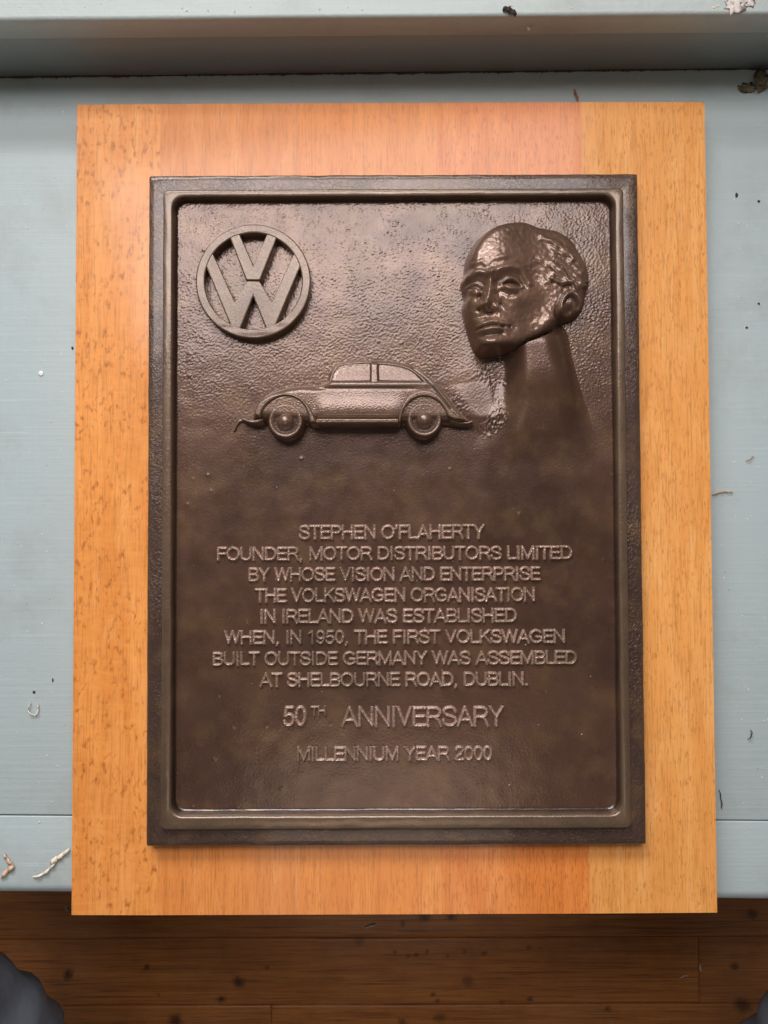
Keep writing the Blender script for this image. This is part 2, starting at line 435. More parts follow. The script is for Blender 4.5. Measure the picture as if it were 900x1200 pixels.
# ================================================================== bench (window seat)
yb0 = spot(0, 91, Z_BENCH)[1]; yb1 = spot(900, 81, Z_BENCH)[1]
bench = tag(empty('window_seat', (0, 0.02, 0)), 'blue grey painted window seat of two boards under the wooden panel', 'window seat')
def slanted_board(name, xl, xr, yl0, yr0, yl1, yr1, z0, z1, mat, parent, r_front=0.0012, seg=3, r_back=0.0012, nx=40):
    """a long board; front edge runs yl0->yr0, back edge yl1->yr1, with rounded top edges"""
    prof = []
    for k in range(seg + 1):
        a = math.pi / 2 * k / seg
        prof.append(('f', r_front * (1 - math.sin(a)), -r_front * (1 - math.cos(a)), 0))
    prof = [('f', 0, z0)] + [('f', r_front * (1 - math.cos(math.pi / 2 * k / seg)), z1 - r_front * (1 - math.sin(math.pi / 2 * k / seg))) for k in range(seg + 1)]
    prof += [('b', r_back * (1 - math.sin(math.pi / 2 * k / seg)), z1 - r_back * (1 - math.cos(math.pi / 2 * k / seg))) for k in range(seg + 1)] + [('b', 0, z0)]
    co = []; n = len(prof)
    for i in range(nx + 1):
        t = i / nx; x = xl + (xr - xl) * t
        yf = yl0 + (yr0 - yl0) * t; yb = yl1 + (yr1 - yl1) * t
        w = 0.00035 * math.sin(i * 1.7) * (1 if i % 3 else -0.6)
        for (s, dy, z) in prof:
            co.append((x, (yf + dy + w * 0.3) if s == 'f' else (yb - dy), z))
    fc = []
    for i in range(nx):
        for k in range(n):
            k2 = (k + 1) % n
            fc.append((i * n + k, (i + 1) * n + k, (i + 1) * n + k2, i * n + k2))
    me = mesh_np(name, co, np.array(fc))
    bm = bmesh.new(); bm.from_mesh(me)
    bm.verts.ensure_lookup_table()
    bm.faces.new([bm.verts[k] for k in range(n)]); bm.faces.new([bm.verts[nx * n + k] for k in reversed(range(n))])
    bmesh.ops.recalc_face_normals(bm, faces=bm.faces[:])
    bm.to_mesh(me); bm.free()
    o = link(name, me, mat, parent)
    return o
def ext(yL, yR, x):  # the measured edges carried on to any x
    return yL + (yR - yL) * (x + 0.266) / 0.518
XL, XR = -1.1, 1.1
sL, sR = spot(0, 955.5, Z_BENCH)[1], spot(900, 962, Z_BENCH)[1]
fL, fR = spot(0, 1045, Z_BENCH - 0.006)[1], spot(900, 1053.5, Z_BENCH - 0.006)[1]
slanted_board('seat_board', XL, XR, ext(sL, sR, XL) + .0004, ext(sL, sR, XR) + .0004, ext(yb0, yb1, XL) + .02, ext(yb0, yb1, XR) + .02, Z_BENCH - 0.028, Z_BENCH, M_BENCH, bench, 0.0008)
slanted_board('front_board', XL, XR, ext(fL, fR, XL), ext(fL, fR, XR), ext(sL, sR, XL) - .0004, ext(sL, sR, XR) - .0004, Z_BENCH - 0.028, Z_BENCH - 0.0003, M_BENCH, bench, 0.0085, 6, 0.0008)
slanted_board('apron_panel', XL, XR, ext(fL, fR, XL) + .03, ext(fL, fR, XR) + .03, ext(fL, fR, XL) + .05, ext(fL, fR, XR) + .05, 0.0006, Z_BENCH - 0.0285, M_BENCH, bench, 0.001)

# riser and sill at the back
sill = tag(empty('window_sill', (0, 0.31, Z_BENCH)), 'painted window sill with a flaking pale top and shade-darkened grey upright board behind the window seat', 'window sill')
def local(o_parent):
    return Vector(o_parent.location)
def reseat(parent):
    """children were meshed in world coordinates: shift them into the parent's frame"""
    for ch in parent.children:
        ch.matrix_parent_inverse = Matrix.Translation(-Vector(parent.location))
zt = Z_BENCH + 0.060
riserT0, riserT1 = spot(0, 23, zt)[1], spot(900, 15, zt)[1]
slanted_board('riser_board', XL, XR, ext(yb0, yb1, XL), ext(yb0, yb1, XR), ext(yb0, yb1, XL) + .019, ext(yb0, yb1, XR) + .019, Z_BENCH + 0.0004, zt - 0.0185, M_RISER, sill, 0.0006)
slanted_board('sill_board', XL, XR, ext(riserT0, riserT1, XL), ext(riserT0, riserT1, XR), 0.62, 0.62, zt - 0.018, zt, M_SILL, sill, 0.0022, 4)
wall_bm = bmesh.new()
bevel_box(wall_bm, XL, XR, 0.62, 0.80, 0.0, 0.85, 0.002)  # unseen wall, raised above the sill to shade the back of the seat
shading_wall = tag(from_bm('shading_wall', wall_bm, M_RISER, smooth=False), kind='structure')
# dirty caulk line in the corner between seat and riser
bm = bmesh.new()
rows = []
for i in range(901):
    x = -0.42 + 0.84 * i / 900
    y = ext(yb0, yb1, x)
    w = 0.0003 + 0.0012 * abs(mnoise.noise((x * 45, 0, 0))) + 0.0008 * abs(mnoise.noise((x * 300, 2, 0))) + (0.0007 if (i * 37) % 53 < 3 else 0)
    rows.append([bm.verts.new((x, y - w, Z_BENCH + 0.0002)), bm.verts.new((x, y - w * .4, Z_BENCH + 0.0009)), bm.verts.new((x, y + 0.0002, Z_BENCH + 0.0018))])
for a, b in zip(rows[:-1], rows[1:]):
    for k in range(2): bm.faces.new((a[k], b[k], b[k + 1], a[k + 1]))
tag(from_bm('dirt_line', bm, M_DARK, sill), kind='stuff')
reseat(bench); reseat(sill)

# ================================================================== beech board
board = tag(empty('wooden_board', (0, 0, Z_BENCH)), 'varnished orange beech backing board of five glued staves, resting on the window seat', 'board')
BX0, BX1, BY0, BY1 = -0.21, 0.21, -0.2675, 0.2675
js = [BX0]
for ut, ub in ((187, 185), (350, 352), (515, 515), (681, 690)):
    xt = spot(ut, 160, Z_BOARD)[0]; xb_ = spot(ub, 1030, Z_BOARD)[0]
    js.append((xt + xb_) / 2)
js.append(BX1)
for i in range(5):
    bm = bmesh.new()
    x0 = js[i] + (0.00001 if i else 0); x1 = js[i + 1] - (0.00001 if i < 4 else 0)
    bevel_box(bm, x0, x1, BY0, BY1, Z_BENCH + 0.0003, Z_BOARD - 0.00004 * (i % 2), 0)
    # ease the outer arrises a little more
    for v in bm.verts:
        if v.co.z > Z_BOARD - 0.001:
            if i == 0 and v.co.x < x0 + 0.0003: v.co.z -= 0.0006; v.co.x += 0.0001
            if i == 4 and v.co.x > x1 - 0.0003: v.co.z -= 0.0006
    from_bm('stave', bm, STAVES[i], board, smooth=False)
reseat(board)

# ================================================================== bronze plaque
plaque = tag(empty('bronze_plaque', (0.0013, -0.0024, Z_BOARD)), 'dark brown cast bronze plaque with raised emblem, car, portrait and lettering on the wooden board', 'plaque')
def rrect(x0, y0, x1, y1, r, n=10):
    out = []
    for cx, cy, a0 in ((x1 - r, y1 - r, 0), (x0 + r, y1 - r, 90), (x0 + r, y0 + r, 180), (x1 - r, y0 + r, 270)):
        for k in range(n + 1):
            a = R(a0 + 90 * k / n); out.append((cx + r * math.cos(a), cy + r * math.sin(a)))
    # extra points along the straight sides for a slightly uneven casting
    dense = []
    m = len(out)
    for i in range(m):
        a, b = out[i], out[(i + 1) % m]
        L = math.hypot(b[0] - a[0], b[1] - a[1]); k = 90 if L > 0.05 else 1
        for j in range(k): dense.append((a[0] + (b[0] - a[0]) * j / k, a[1] + (b[1] - a[1]) * j / k))
    return dense
def loft(name, loops, mat, parent, jitter=0.00012, closed_profile=False):
    n = len(loops[0][0]); co = []
    for li, (pts, z) in enumerate(loops):
        for (x, y) in pts:
            q = mnoise.noise_vector((x * 180, y * 180, li * 0.7)) * jitter + mnoise.noise_vector((x * 35, y * 35, 4)) * jitter * 1.2
            co.append((x + q.x, y + q.y, z + q.z * 0.8))
    fc = []
    L = len(loops)
    for i in range(L if closed_profile else L - 1):
        i2 = (i + 1) % L
        for k in range(n):
            k2 = (k + 1) % n
            fc.append((i * n + k, i * n + k2, i2 * n + k2, i2 * n + k))
    me = mesh_np(name, co, np.array(fc))
    return link(name, me, mat, parent)
PX0, PX1, PY0, PY1 = 0.0013 - 0.16007, 0.0013 + 0.16007, -0.0024 - 0.21733, -0.0024 + 0.21733
def rect_px(l, t, r, b, z, rot=0):
    """rectangle from its four measured edges at level z"""
    return (spot(l, 600, z)[0], spot(450, b, z)[1], spot(r, 600, z)[0], spot(450, t, z)[1])
FO = rect_px(189.5, 221, 735.5, 972, Z_FRAME)     # frame, outer edge
FI = rect_px(200.5, 229, 725.5, 956.5, Z_FRAME)   # frame, inner edge
def ins(rc, d): return (rc[0] + d, rc[1] + d, rc[2] - d, rc[3] - d)
PO = (PX0, PY0, PX1, PY1)
def rl(rc, d, r): return rrect(*ins(rc, d), r)
mm = 0.001
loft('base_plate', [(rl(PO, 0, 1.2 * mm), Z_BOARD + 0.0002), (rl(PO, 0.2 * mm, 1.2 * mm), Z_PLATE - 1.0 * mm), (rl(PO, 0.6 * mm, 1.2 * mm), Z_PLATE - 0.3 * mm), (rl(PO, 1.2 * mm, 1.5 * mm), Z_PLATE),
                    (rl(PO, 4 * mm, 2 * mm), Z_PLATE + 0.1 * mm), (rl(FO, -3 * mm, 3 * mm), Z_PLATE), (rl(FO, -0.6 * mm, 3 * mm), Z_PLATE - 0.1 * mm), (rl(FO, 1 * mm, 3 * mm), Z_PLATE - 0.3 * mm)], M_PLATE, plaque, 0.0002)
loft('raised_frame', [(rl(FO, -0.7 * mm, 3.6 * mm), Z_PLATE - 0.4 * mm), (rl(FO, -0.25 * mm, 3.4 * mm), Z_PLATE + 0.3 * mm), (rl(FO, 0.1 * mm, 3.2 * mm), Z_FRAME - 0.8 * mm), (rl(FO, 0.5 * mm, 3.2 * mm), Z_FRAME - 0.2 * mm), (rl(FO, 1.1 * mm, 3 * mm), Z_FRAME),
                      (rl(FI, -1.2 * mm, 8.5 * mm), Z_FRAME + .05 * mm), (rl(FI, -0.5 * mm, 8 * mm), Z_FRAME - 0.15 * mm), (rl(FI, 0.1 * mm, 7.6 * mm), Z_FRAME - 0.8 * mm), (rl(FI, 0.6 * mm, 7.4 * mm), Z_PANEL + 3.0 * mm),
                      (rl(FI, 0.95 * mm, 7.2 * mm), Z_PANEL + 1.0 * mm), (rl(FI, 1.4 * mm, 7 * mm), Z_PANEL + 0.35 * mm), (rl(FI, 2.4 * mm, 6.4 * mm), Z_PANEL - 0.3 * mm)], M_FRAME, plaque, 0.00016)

# ---- recessed panel, one fine height field
CELL = 0.00055
gx = np.arange(FI[0] - 0.0012, FI[2] + 0.0012, CELL); gy = np.arange(FI[1] - 0.0012, FI[3] + 0.0012, CELL)
GX, GY = np.meshgrid(gx, gy); NY, NX = GX.shape
PU, PV = grid_uv(GX, GY, Z_PANEL)
peel = fft_noise(NY, NX, CELL, 0.0008, 0.0030, 1) * 0.65 + fft_noise(NY, NX, CELL, 0.0009, 0.0038, 2, 25, 2.0) * 0.5
peel = np.sign(peel) * np.abs(peel) ** 1.25
fineg = fft_noise(NY, NX, CELL, 0.0006, 0.0016, 3)
swell = fft_noise(NY, NX, CELL, 0.014, 0.06, 4)
patchy = fft_noise(NY, NX, CELL, 0.010, 0.05, 5)
up = 1 - sst(400, 560, PV + 18 * patchy)                       # rougher skin over the upper half
amp = (0.014 + 0.066 * up * (0.75 + 0.35 * np.clip(patchy, -1, 1.5))) * mm
PH = peel * amp + fineg * 0.016 * mm + swell * 0.03 * mm
def bumpg(U, V, u, v, su, sv, a, ang=0.0):
    c, s = math.cos(R(ang)), math.sin(R(ang))
    x = (U - u) * c + (V - v) * s; y = -(U - u) * s + (V - v) * c
    return a * np.exp(-0.5 * ((x / su) ** 2 + (y / sv) ** 2))
# glossy ragged flow of metal behind the car's tail
rag = fft_noise(NY, NX, CELL, 0.0016, 0.008, 6, 60, 2.0)
tongue = poly_sdf(PU + 1.6 * rag, PV + 1.3 * rag, spline([(522, 446), (534, 456), (546, 478), (558, 491), (574, 493), (580, 484), (578, 466), (570, 452), (556, 446), (540, 442)], 5, True))
along = np.clip((PV - 448 + 0.15 * (PU - 550)) / 42, 0, 1)
PH = PH * (1 - 0.6 * sst(-5, 5, tongue)) + sst(-17.0, 5.0, tongue) * (0.2 + 1.9 * along) * mm + (0.05 * (1 - 0.8 * sst(-2, 3, tongue))) * mm * rag * np.exp(-0.5 * (((PU - 572) / 22) ** 2 + ((PV - 452) / 22) ** 2))
PH += bumpg(PU, PV, 610, 545, 60, 45, 1.6 * mm)                # swelling below the bust
PH += bumpg(PU, PV, 555, 440, 16, 24, 1.0 * mm)
# nicks and cast crumbs
for k in range(60):
    i, j = rng.integers(6, NY - 6), rng.integers(6, NX - 6)
    s = rng.uniform(0.9, 1.6); yy, xx = np.ogrid[-5:6, -5:6]
    PH[i - 5:i + 6, j - 5:j + 6] += rng.uniform(0.12, 0.42) * mm * np.exp(-0.5 * (xx ** 2 + yy ** 2) / s ** 2)
def panel_h(X, Y):
    fx = np.clip((X - gx[0]) / CELL, 0, NX - 1.001); fy = np.clip((Y - gy[0]) / CELL, 0, NY - 1.001)
    i = fx.astype(int); j = fy.astype(int); a = fx - i; b = fy - j
    return (PH[j, i] * (1 - a) + PH[j, i + 1] * a) * (1 - b) + (PH[j + 1, i] * (1 - a) + PH[j + 1, i + 1] * a) * b
def field_mesh(name, X, Y, Z, mask, mat, parent, skirt=None):
    ny, nx = X.shape
    idx = np.arange(nx * ny).reshape(ny, nx)
    q = mask[:-1, :-1] & mask[:-1, 1:] & mask[1:, 1:] & mask[1:, :-1]
    fc = np.stack([idx[:-1, :-1][q], idx[:-1, 1:][q], idx[1:, 1:][q], idx[1:, :-1][q]], -1)
    co = np.stack([X, Y, Z], -1).reshape(-1, 3)
    if skirt is not None:
        ed = np.concatenate([fc[:, [0, 1]], fc[:, [1, 2]], fc[:, [2, 3]], fc[:, [3, 0]]])
        key = np.minimum(ed[:, 0], ed[:, 1]).astype(np.int64) * (nx * ny) + np.maximum(ed[:, 0], ed[:, 1])
        _, inv, cnt = np.unique(key, return_inverse=True, return_counts=True)
        be = ed[cnt[inv] == 1]
        bv = np.unique(be); m = np.full(nx * ny, -1, np.int64); m[bv] = np.arange(len(bv)) + len(co)
        low = co[bv].copy(); low[:, 2] = skirt
        co = np.r_[co, low]
        fc = np.r_[fc, np.stack([be[:, 1], be[:, 0], m[be[:, 0]], m[be[:, 1]]], -1)]
    used = np.unique(fc); rm = np.zeros(len(co), np.int64); rm[used] = np.arange(len(used))
    return link(name, mesh_np(name, co[used], rm[fc]), mat, parent)
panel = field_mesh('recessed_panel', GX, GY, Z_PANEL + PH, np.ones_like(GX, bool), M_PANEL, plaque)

# ---- round emblem: ring, V and W
def curve_solid(name, polys, z0, z1, bev, mat, parent, res=2, jitter=0.0):
    cd = bpy.data.curves.new(name, 'CURVE'); cd.dimensions = '2D'; cd.fill_mode = 'BOTH'
    h = (z1 - z0) / 2
    cd.extrude = h - bev; cd.bevel_depth = bev; cd.bevel_resolution = res; cd.offset = -bev + 0.0002
    for pts in polys:
        sp = cd.splines.new('POLY'); sp.points.add(len(pts) - 1)
        for q, (x, y) in zip(sp.points, pts): q.co = (x, y, 0, 1)
        sp.use_cyclic_u = True
    tmp = bpy.data.objects.new('t', cd); COL.objects.link(tmp)
    bpy.context.view_layer.update()
    me = bpy.data.meshes.new_from_object(tmp.evaluated_get(bpy.context.evaluated_depsgraph_get()))
    bpy.data.objects.remove(tmp)
    for v in me.vertices:
        v.co.z += z0 + h
        if jitter:
            q = mnoise.noise_vector(v.co * 160) * jitter; v.co += q
    me.name = name
    me.materials.clear()
    o = link(name, me, mat, parent, smooth=False)
    me.shade_smooth()
    try:
        me.set_sharp_from_angle(angle=R(50))
    except Exception: pass
    return o
Z_EMB = Z_PANEL + 8.0 * mm
ec = spot(296.6, 329.3, Z_EMB); k_ = (0.9625 - Z_EMB) / 880 / 4.5          # metres per measuring unit
def circ(r, n=96): return [(ec[0] + r * k_ * math.cos(2 * math.pi * i / n), ec[1] + r * k_ * math.sin(2 * math.pi * i / n)) for i in range(n)]
emblem = curve_solid('emblem', [circ(305), circ(260)[::-1]], Z_PANEL - 0.5 * mm, Z_EMB, 1.0 * mm, M_EMBLEM, plaque, 3, 0.00010)
tag(emblem, label='round openwork emblem of the letters V over W in a ring, at top left')
def shp(pts): return [(ec[0] + x * k_, ec[1] + y * k_) for x, y in pts]
V_ = [(-37, 7), (37, 7), (128, 246), (80, 268), (0, 82), (-80, 268), (-128, 246)]
W_ = [(-33, 0), (33, 0), (99, -112), (226, 168), (262, 108), (112, -256), (72, -262), (0, -78), (-72, -262), (-112, -256), (-262, 108), (-226, 168), (-99, -112)]
curve_solid('letter_v', [shp(V_)], Z_PANEL - 0.5 * mm, Z_EMB - 0.25 * mm, 0.95 * mm, M_EMBLEM, emblem, 3, 0.00014)
curve_solid('letter_w', [shp(W_)], Z_PANEL - 0.5 * mm, Z_EMB - 0.28 * mm, 0.95 * mm, M_EMBLEM, emblem, 3, 0.00014)

# ---- car in relief
def relief_grid(u0, v0, u1, v1, z, cell):
    xa, ya = spot(u0, v1, z); xb, yb_ = spot(u1, v0, z)
    X, Y = np.meshgrid(np.arange(xa, xb, cell), np.arange(ya, yb_, cell))
    U, V = grid_uv(X, Y, z)
    return X, Y, U, V
ZC = Z_PANEL + 8 * mm
PXM = (0.9625 - ZC) / 880 * 1000     # mm per photo px
def c2(pts): return [(250 + x / 2.571, 390 + y / 2.571) for x, y in pts]
def relief_part(name, sdf_fn, h_fn, box, mat, parent, cell=0.00032, rough=0.03):
    X, Y, U, V = relief_grid(*box, ZC, cell)
    d = sdf_fn(U, V)
    ny, nx = X.shape
    h = h_fn(U, V, np.clip(d, 0, None) * PXM)
    h = h + fft_noise(ny, nx, cell, 0.0008, 0.003, 40 + len(name)) * rough
    Z = Z_PANEL + (h + np.minimum(d, 0) * 5.0) * mm
    return field_mesh(name, X, Y, Z, d > -1.1, mat, parent, skirt=Z_PANEL - 0.4 * mm)
def dome(d, w, H):
    t = np.clip(d / w, 0, 1); return H * np.sqrt(np.clip(1 - (1 - t) ** 2, 0, 1))
body_pts = spline(c2([(118, 262), (124, 228), (150, 190), (195, 167), (255, 155), (328, 151), (346, 112), (366, 88), (400, 79), (470, 73), (530, 76), (588, 88), (632, 110), (664, 138), (695, 170), (724, 204), (748, 238), (782, 268), (770, 277), (700, 274), (560, 276), (320, 276), (160, 268)]), 6, True)
win_a = spline(c2([(352, 150), (360, 120), (374, 100), (400, 91), (440, 88), (474, 88), (478, 96), (478, 148), (470, 153), (360, 154)]), 4, True)
win_b = spline(c2([(496, 92), (530, 93), (575, 102), (606, 118), (628, 140), (634, 152), (600, 154), (500, 152), (493, 146), (492, 98)]), 4, True)
def body_h(U, V, d):
    X = (U - 250) * 2.571; Y = (V - 390) * 2.571
    h = dome(d, 6.5, 12.8)
    # glasshouse leans back from the waist
    h -= 2.6 * sst(165, 85, Y)
    h += 1.0 * np.exp(-0.5 * ((Y - 160 - 6 * sst(330, 200, X) * 2) / 5.5) ** 2) * sst(240, 330, X) * sst(690, 600, X)     # waist moulding
    h += 0.7 * np.exp(-0.5 * ((Y - 172) / 3) ** 2) * sst(260, 330, X) * sst(640, 560, X) * -0.6
    h -= 1.5 * sst(0, 1.6, poly_sdf(U, V, win_a) * PXM) + 1.5 * sst(0, 1.6, poly_sdf(U, V, win_b) * PXM)
    # back and wing crease, door shut line
    h += 0.9 * np.exp(-0.5 * (line_d(U, V, c2([(600, 100), (655, 148), (690, 190), (722, 232), (745, 262)]))[0] / 1.1) ** 2)
    h -= 0.7 * np.exp(-0.5 * (line_d(U, V, c2([(585, 96), (640, 140), (680, 188), (712, 232)]))[0] / 1.0) ** 2)
    h += 1.1 * np.exp(-0.5 * ((Y - 235) / 26) ** 2) * sst(300, 340, X) * sst(590, 540, X)
    return h
car = relief_part('car_relief', lambda U, V: poly_sdf(U, V, body_pts), body_h, (290, 412, 560, 502), M_RELIEF, plaque, rough=0.03)
tag(car, label='small rounded saloon car in side view, raised on the panel below the emblem')
for w in (win_a, win_b):
    relief_part('side_window', lambda U, V: poly_sdf(U, V, w) - 2.2, lambda U, V, d: 8.2 + 0 * d + 0.35 * dome(d, 1.5, 1) + 1.1 * sst(420, 452, V) - 0.6 * sst(470, 496, U), (380, 418, 505, 455), M_RELIEF, car, rough=0.09)
def fender(cx, cy, ri, ro, legs, box, hmax):
    pts_o = spline(legs, 6)
    def sdf(U, V): return poly_sdf(U, V, pts_o)
    def hf(U, V, d):
        r = np.hypot(U - cx, V - cy)
        h = dome(d, 2.6, hmax)
        return h - 1.2 * np.exp(-0.5 * ((r - ri - 1.2) / 0.8) ** 2)
    return relief_part('wheel_arch', sdf, hf, box, M_RELIEF, car)
def c6(pts): return [(260 + x / 5.294, 400 + y / 5.294) for x, y in pts]
def c7(pts): return [(430 + x / 5.294, 400 + y / 5.294) for x, y in pts]
fender(335.6, 493, 23.5, 32, c6([(197, 470), (203, 425), (235, 378), (300, 335), (380, 316), (450, 322), (510, 350), (555, 400), (585, 455), (605, 512), (590, 524), (545, 522), (528, 470), (500, 410), (455, 375), (400, 362), (345, 378), (300, 410), (272, 450), (255, 492), (225, 485), (197, 474)]), (290, 455, 380, 505), 14.6)
fender(497, 493, 23.0, 35, c7([(185, 520), (180, 480), (200, 410), (240, 345), (300, 308), (370, 298), (430, 318), (475, 360), (515, 410), (560, 455), (610, 480), (600, 505), (540, 505), (490, 485), (465, 440), (430, 395), (370, 368), (310, 375), (265, 408), (235, 455), (222, 510), (205, 524)]), (462, 452, 550, 505), 14.6)
def wheel(cx, cy):
    def hf(U, V, d):
        r = np.hypot(U - cx, V - cy)
        h = 11.6 + 1.3 * np.exp(-0.5 * ((r - 17.3) / 2.2) ** 2) - 1.3 * np.exp(-0.5 * ((r - 12.5) / 1.6) ** 2) - 3.2 * sst(18.8, 21.3, r)
        h += 4.4 * np.clip(1 - (r / 9.4) ** 2, 0, 1) ** 0.7
        return h
    return relief_part('wheel', lambda U, V: 21.3 - np.hypot(U - cx, V - cy), hf, (cx - 23, cy - 23, cx + 23, cy + 23), M_RELIEF, car, rough=0.04)
wheel(335.6, 494.5); wheel(497, 492.8)
relief_part('running_board', lambda U, V: poly_sdf(U, V, [(371, 491.6), (467, 491.6), (468, 498), (370, 498.4)]), lambda U, V, d: dome(d, 0.9, 15.5), (366, 488, 472, 502), M_RELIEF, car)
def tube_relief(name, pts, r0, r1, H, box):
    P_ = spline(pts, 8)
    def sdf(U, V):
        d, t = line_d(U, V, P_); return (r0 + (r1 - r0) * t) - d
    return relief_part(name, sdf, lambda U, V, d: dome(d, 1.3, H), box, M_RELIEF, car)
tube_relief('bumper', c6([(248, 487), (210, 500), (165, 497), (130, 482)]), 3.6, 2.2, 10.0, (278, 484, 314, 502))
tube_relief('overrider', c6([(132, 482), (100, 484), (78, 512), (64, 545)]), 2.6, 1.4, 2.2, (266, 486, 288, 510))
tube_relief('bumper', c7([(520, 492), (570, 505), (620, 508), (652, 498)]), 3.4, 2.4, 9.5, (522, 486, 560, 504))

# ---- portrait bust in relief
HC = 0.00035
ZH = Z_PANEL + 12 * mm
HX, HY, UB, VB = relief_grid(528, 250, 712, 585, Z_PANEL + 3 * mm, HC)
hny, hnx = HX.shape
PXH = (0.9625 - Z_PANEL) / 880 * 1000
def c5(pts): return [(530 + x / 5.294, 250 + y / 5.294) for x, y in pts]
head_o = spline(c5([(370, 66), (250, 100), (150, 178), (92, 270), (76, 340), (76, 395), (54, 432), (64, 490), (76, 540), (66, 590), (74, 650), (96, 740), (125, 830), (160, 878), (250, 884), (370, 862), (455, 815), (545, 780), (612, 742), (655, 690), (700, 678), (780, 640), (818, 560), (828, 500), (850, 430), (832, 330), (792, 250), (738, 165), (650, 108), (545, 92), (450, 64)]), 5, True)
dh = poly_sdf(UB, VB, head_o) * PXH
def hump(U, V): return 13.5 + 8.0 * np.exp(-0.5 * ((U - 584) / 30) ** 2) - 1.5 * sst(640, 690, U) - 3.0 * sst(310, 262, V)
wleft = (9.0 - 3.0 * sst(600, 550, UB)) * (1 - 0.35 * sst(385, 410, VB))
edge = np.clip(blur(dome(dh, wleft, 1.0), 2.5), 0, 1)
U, V = grid_uv(HX, HY, Z_PANEL + edge * 24 * mm)         # features sit up on the relief
G = lambda u, v, su, sv, a, ang=0.0: bumpg(U, V, u, v, su, sv, a, ang)
def L(pts, s, a, smooth=6):
    d, t = line_d(U, V, spline(c5(pts), smooth)); return a * np.exp(-0.5 * (d / s) ** 2)
def LT(pts, s, a0, a1):
    d, t = line_d(U, V, spline(c5(pts), 6)); return (a0 + (a1 - a0) * t) * np.exp(-0.5 * (d / s) ** 2)
face = edge * hump(U, V)
face += G(585, 290, 22, 16, 1.2) + G(562, 300, 10, 12, 0.5) - G(571, 291, 3, 3, 0.5)
# brows
face += L([(86, 384), (125, 360), (175, 352), (222, 366)], 2.6, 2.2)
face += L([(258, 362), (310, 336), (370, 324), (425, 331), (462, 364), (490, 412)], 2.8, 2.6)
face += L([(240, 345), (258, 295), (290, 268), (335, 256)], 2.2, 0.9) + L([(130, 305), (185, 290), (226, 322)], 2.2, 0.8)
face -= L([(232, 350), (243, 310), (268, 288)], 1.6, 0.9)
# sockets, deepest right under the brows
face -= G(556, 332, 8.5, 4.6, 3.6) + G(597, 329, 12.0, 4.8, 4.2, 3) + G(612, 336, 5, 5, 1.2)
face -= G(575.5, 329, 4.5, 5, 1.4)
# eyeballs and lids
face += G(556.5, 337.5, 6.2, 4.2, 4.2) + G(598.5, 333.5, 7.8, 4.6, 5.4, 5)
face += L([(98, 446), (122, 424), (158, 418), (192, 438)], 1.0, 1.6) + L([(308, 428), (338, 398), (380, 390), (420, 408), (448, 436)], 1.1, 1.9)
face -= L([(106, 456), (142, 446), (184, 456)], 1.0, 1.5) + L([(322, 424), (355, 413), (392, 412), (428, 430)], 1.0, 1.8)
face += L([(330, 452), (365, 468), (405, 458), (434, 442)], 1.3, 1.1) + L([(112, 482), (145, 492), (182, 478)], 1.2, 0.9)
face -= L([(310, 470), (355, 500), (415, 486)], 1.7, 1.1)
# nose
face += LT([(240, 368), (234, 430), (220, 500), (203, 572)], 3.0, 4.4, 6.6) + LT([(250, 395), (246, 470), (250, 530)], 4.2, 1.0, 3.4)
face -= G(585, 343, 3.4, 6.0, 1.6, -15) + G(563.5, 344, 2.2, 6, 1.6, 12)
face += G(568, 357, 4.2, 3.2, 2.6) + G(581.5, 359, 3.8, 3.2, 3.0) + G(560.5, 355, 2.6, 3.2, 2.0)
face -= G(575, 365, 3.4, 1.5, 2.2) + G(588, 355, 1.5, 4.5, 1.6) + G(562.5, 361, 2.0, 1.6, 2.0)
face -= G(567, 369.5, 12, 2.2, 1.0)
# mouth
face += G(574, 379, 15, 9, 2.6)
face += L([(165, 698), (205, 678), (250, 670), (300, 680), (345, 692)], 1.6, 1.7)
face -= L([(158, 712), (210, 696), (255, 690), (310, 696), (366, 690)], 1.1, 2.0)
face += L([(185, 722), (235, 714), (295, 712)], 2.2, 1.9)
face -= L([(180, 752), (240, 750), (310, 736)], 2.2, 1.6)
face -= G(571, 374, 1.8, 5, 0.8) + G(601, 383, 3, 4, 1.4)
# chin, folds, cheek, temple, jaw
face += G(577, 404, 12, 7.5, 4.2) - G(556, 396, 5, 14, 2.2)
face -= L([(300, 560), (335, 600), (375, 640), (396, 690)], 2.8, 1.1)
face += G(612, 346, 13, 7, 2.8, -18) + G(592, 345, 7, 3, 0.8) + G(603, 368, 8, 12, 1.2)
face -= G(619, 374, 11, 12, 2.2) - G(550, 366, 5, 7, 1.4)
face += G(550, 349, 4, 5, 1.6)
face += L([(400, 822), (480, 775), (570, 712), (632, 640)], 5.0, 2.4)
face -= G(628, 316, 9, 11, 2.2) + G(642, 346, 8, 12, 1.0)
face += fft_noise(hny, hnx, HC, 0.003, 0.014, 21) * 0.09 + fft_noise(hny, hnx, HC, 0.0009, 0.004, 22) * 0.030
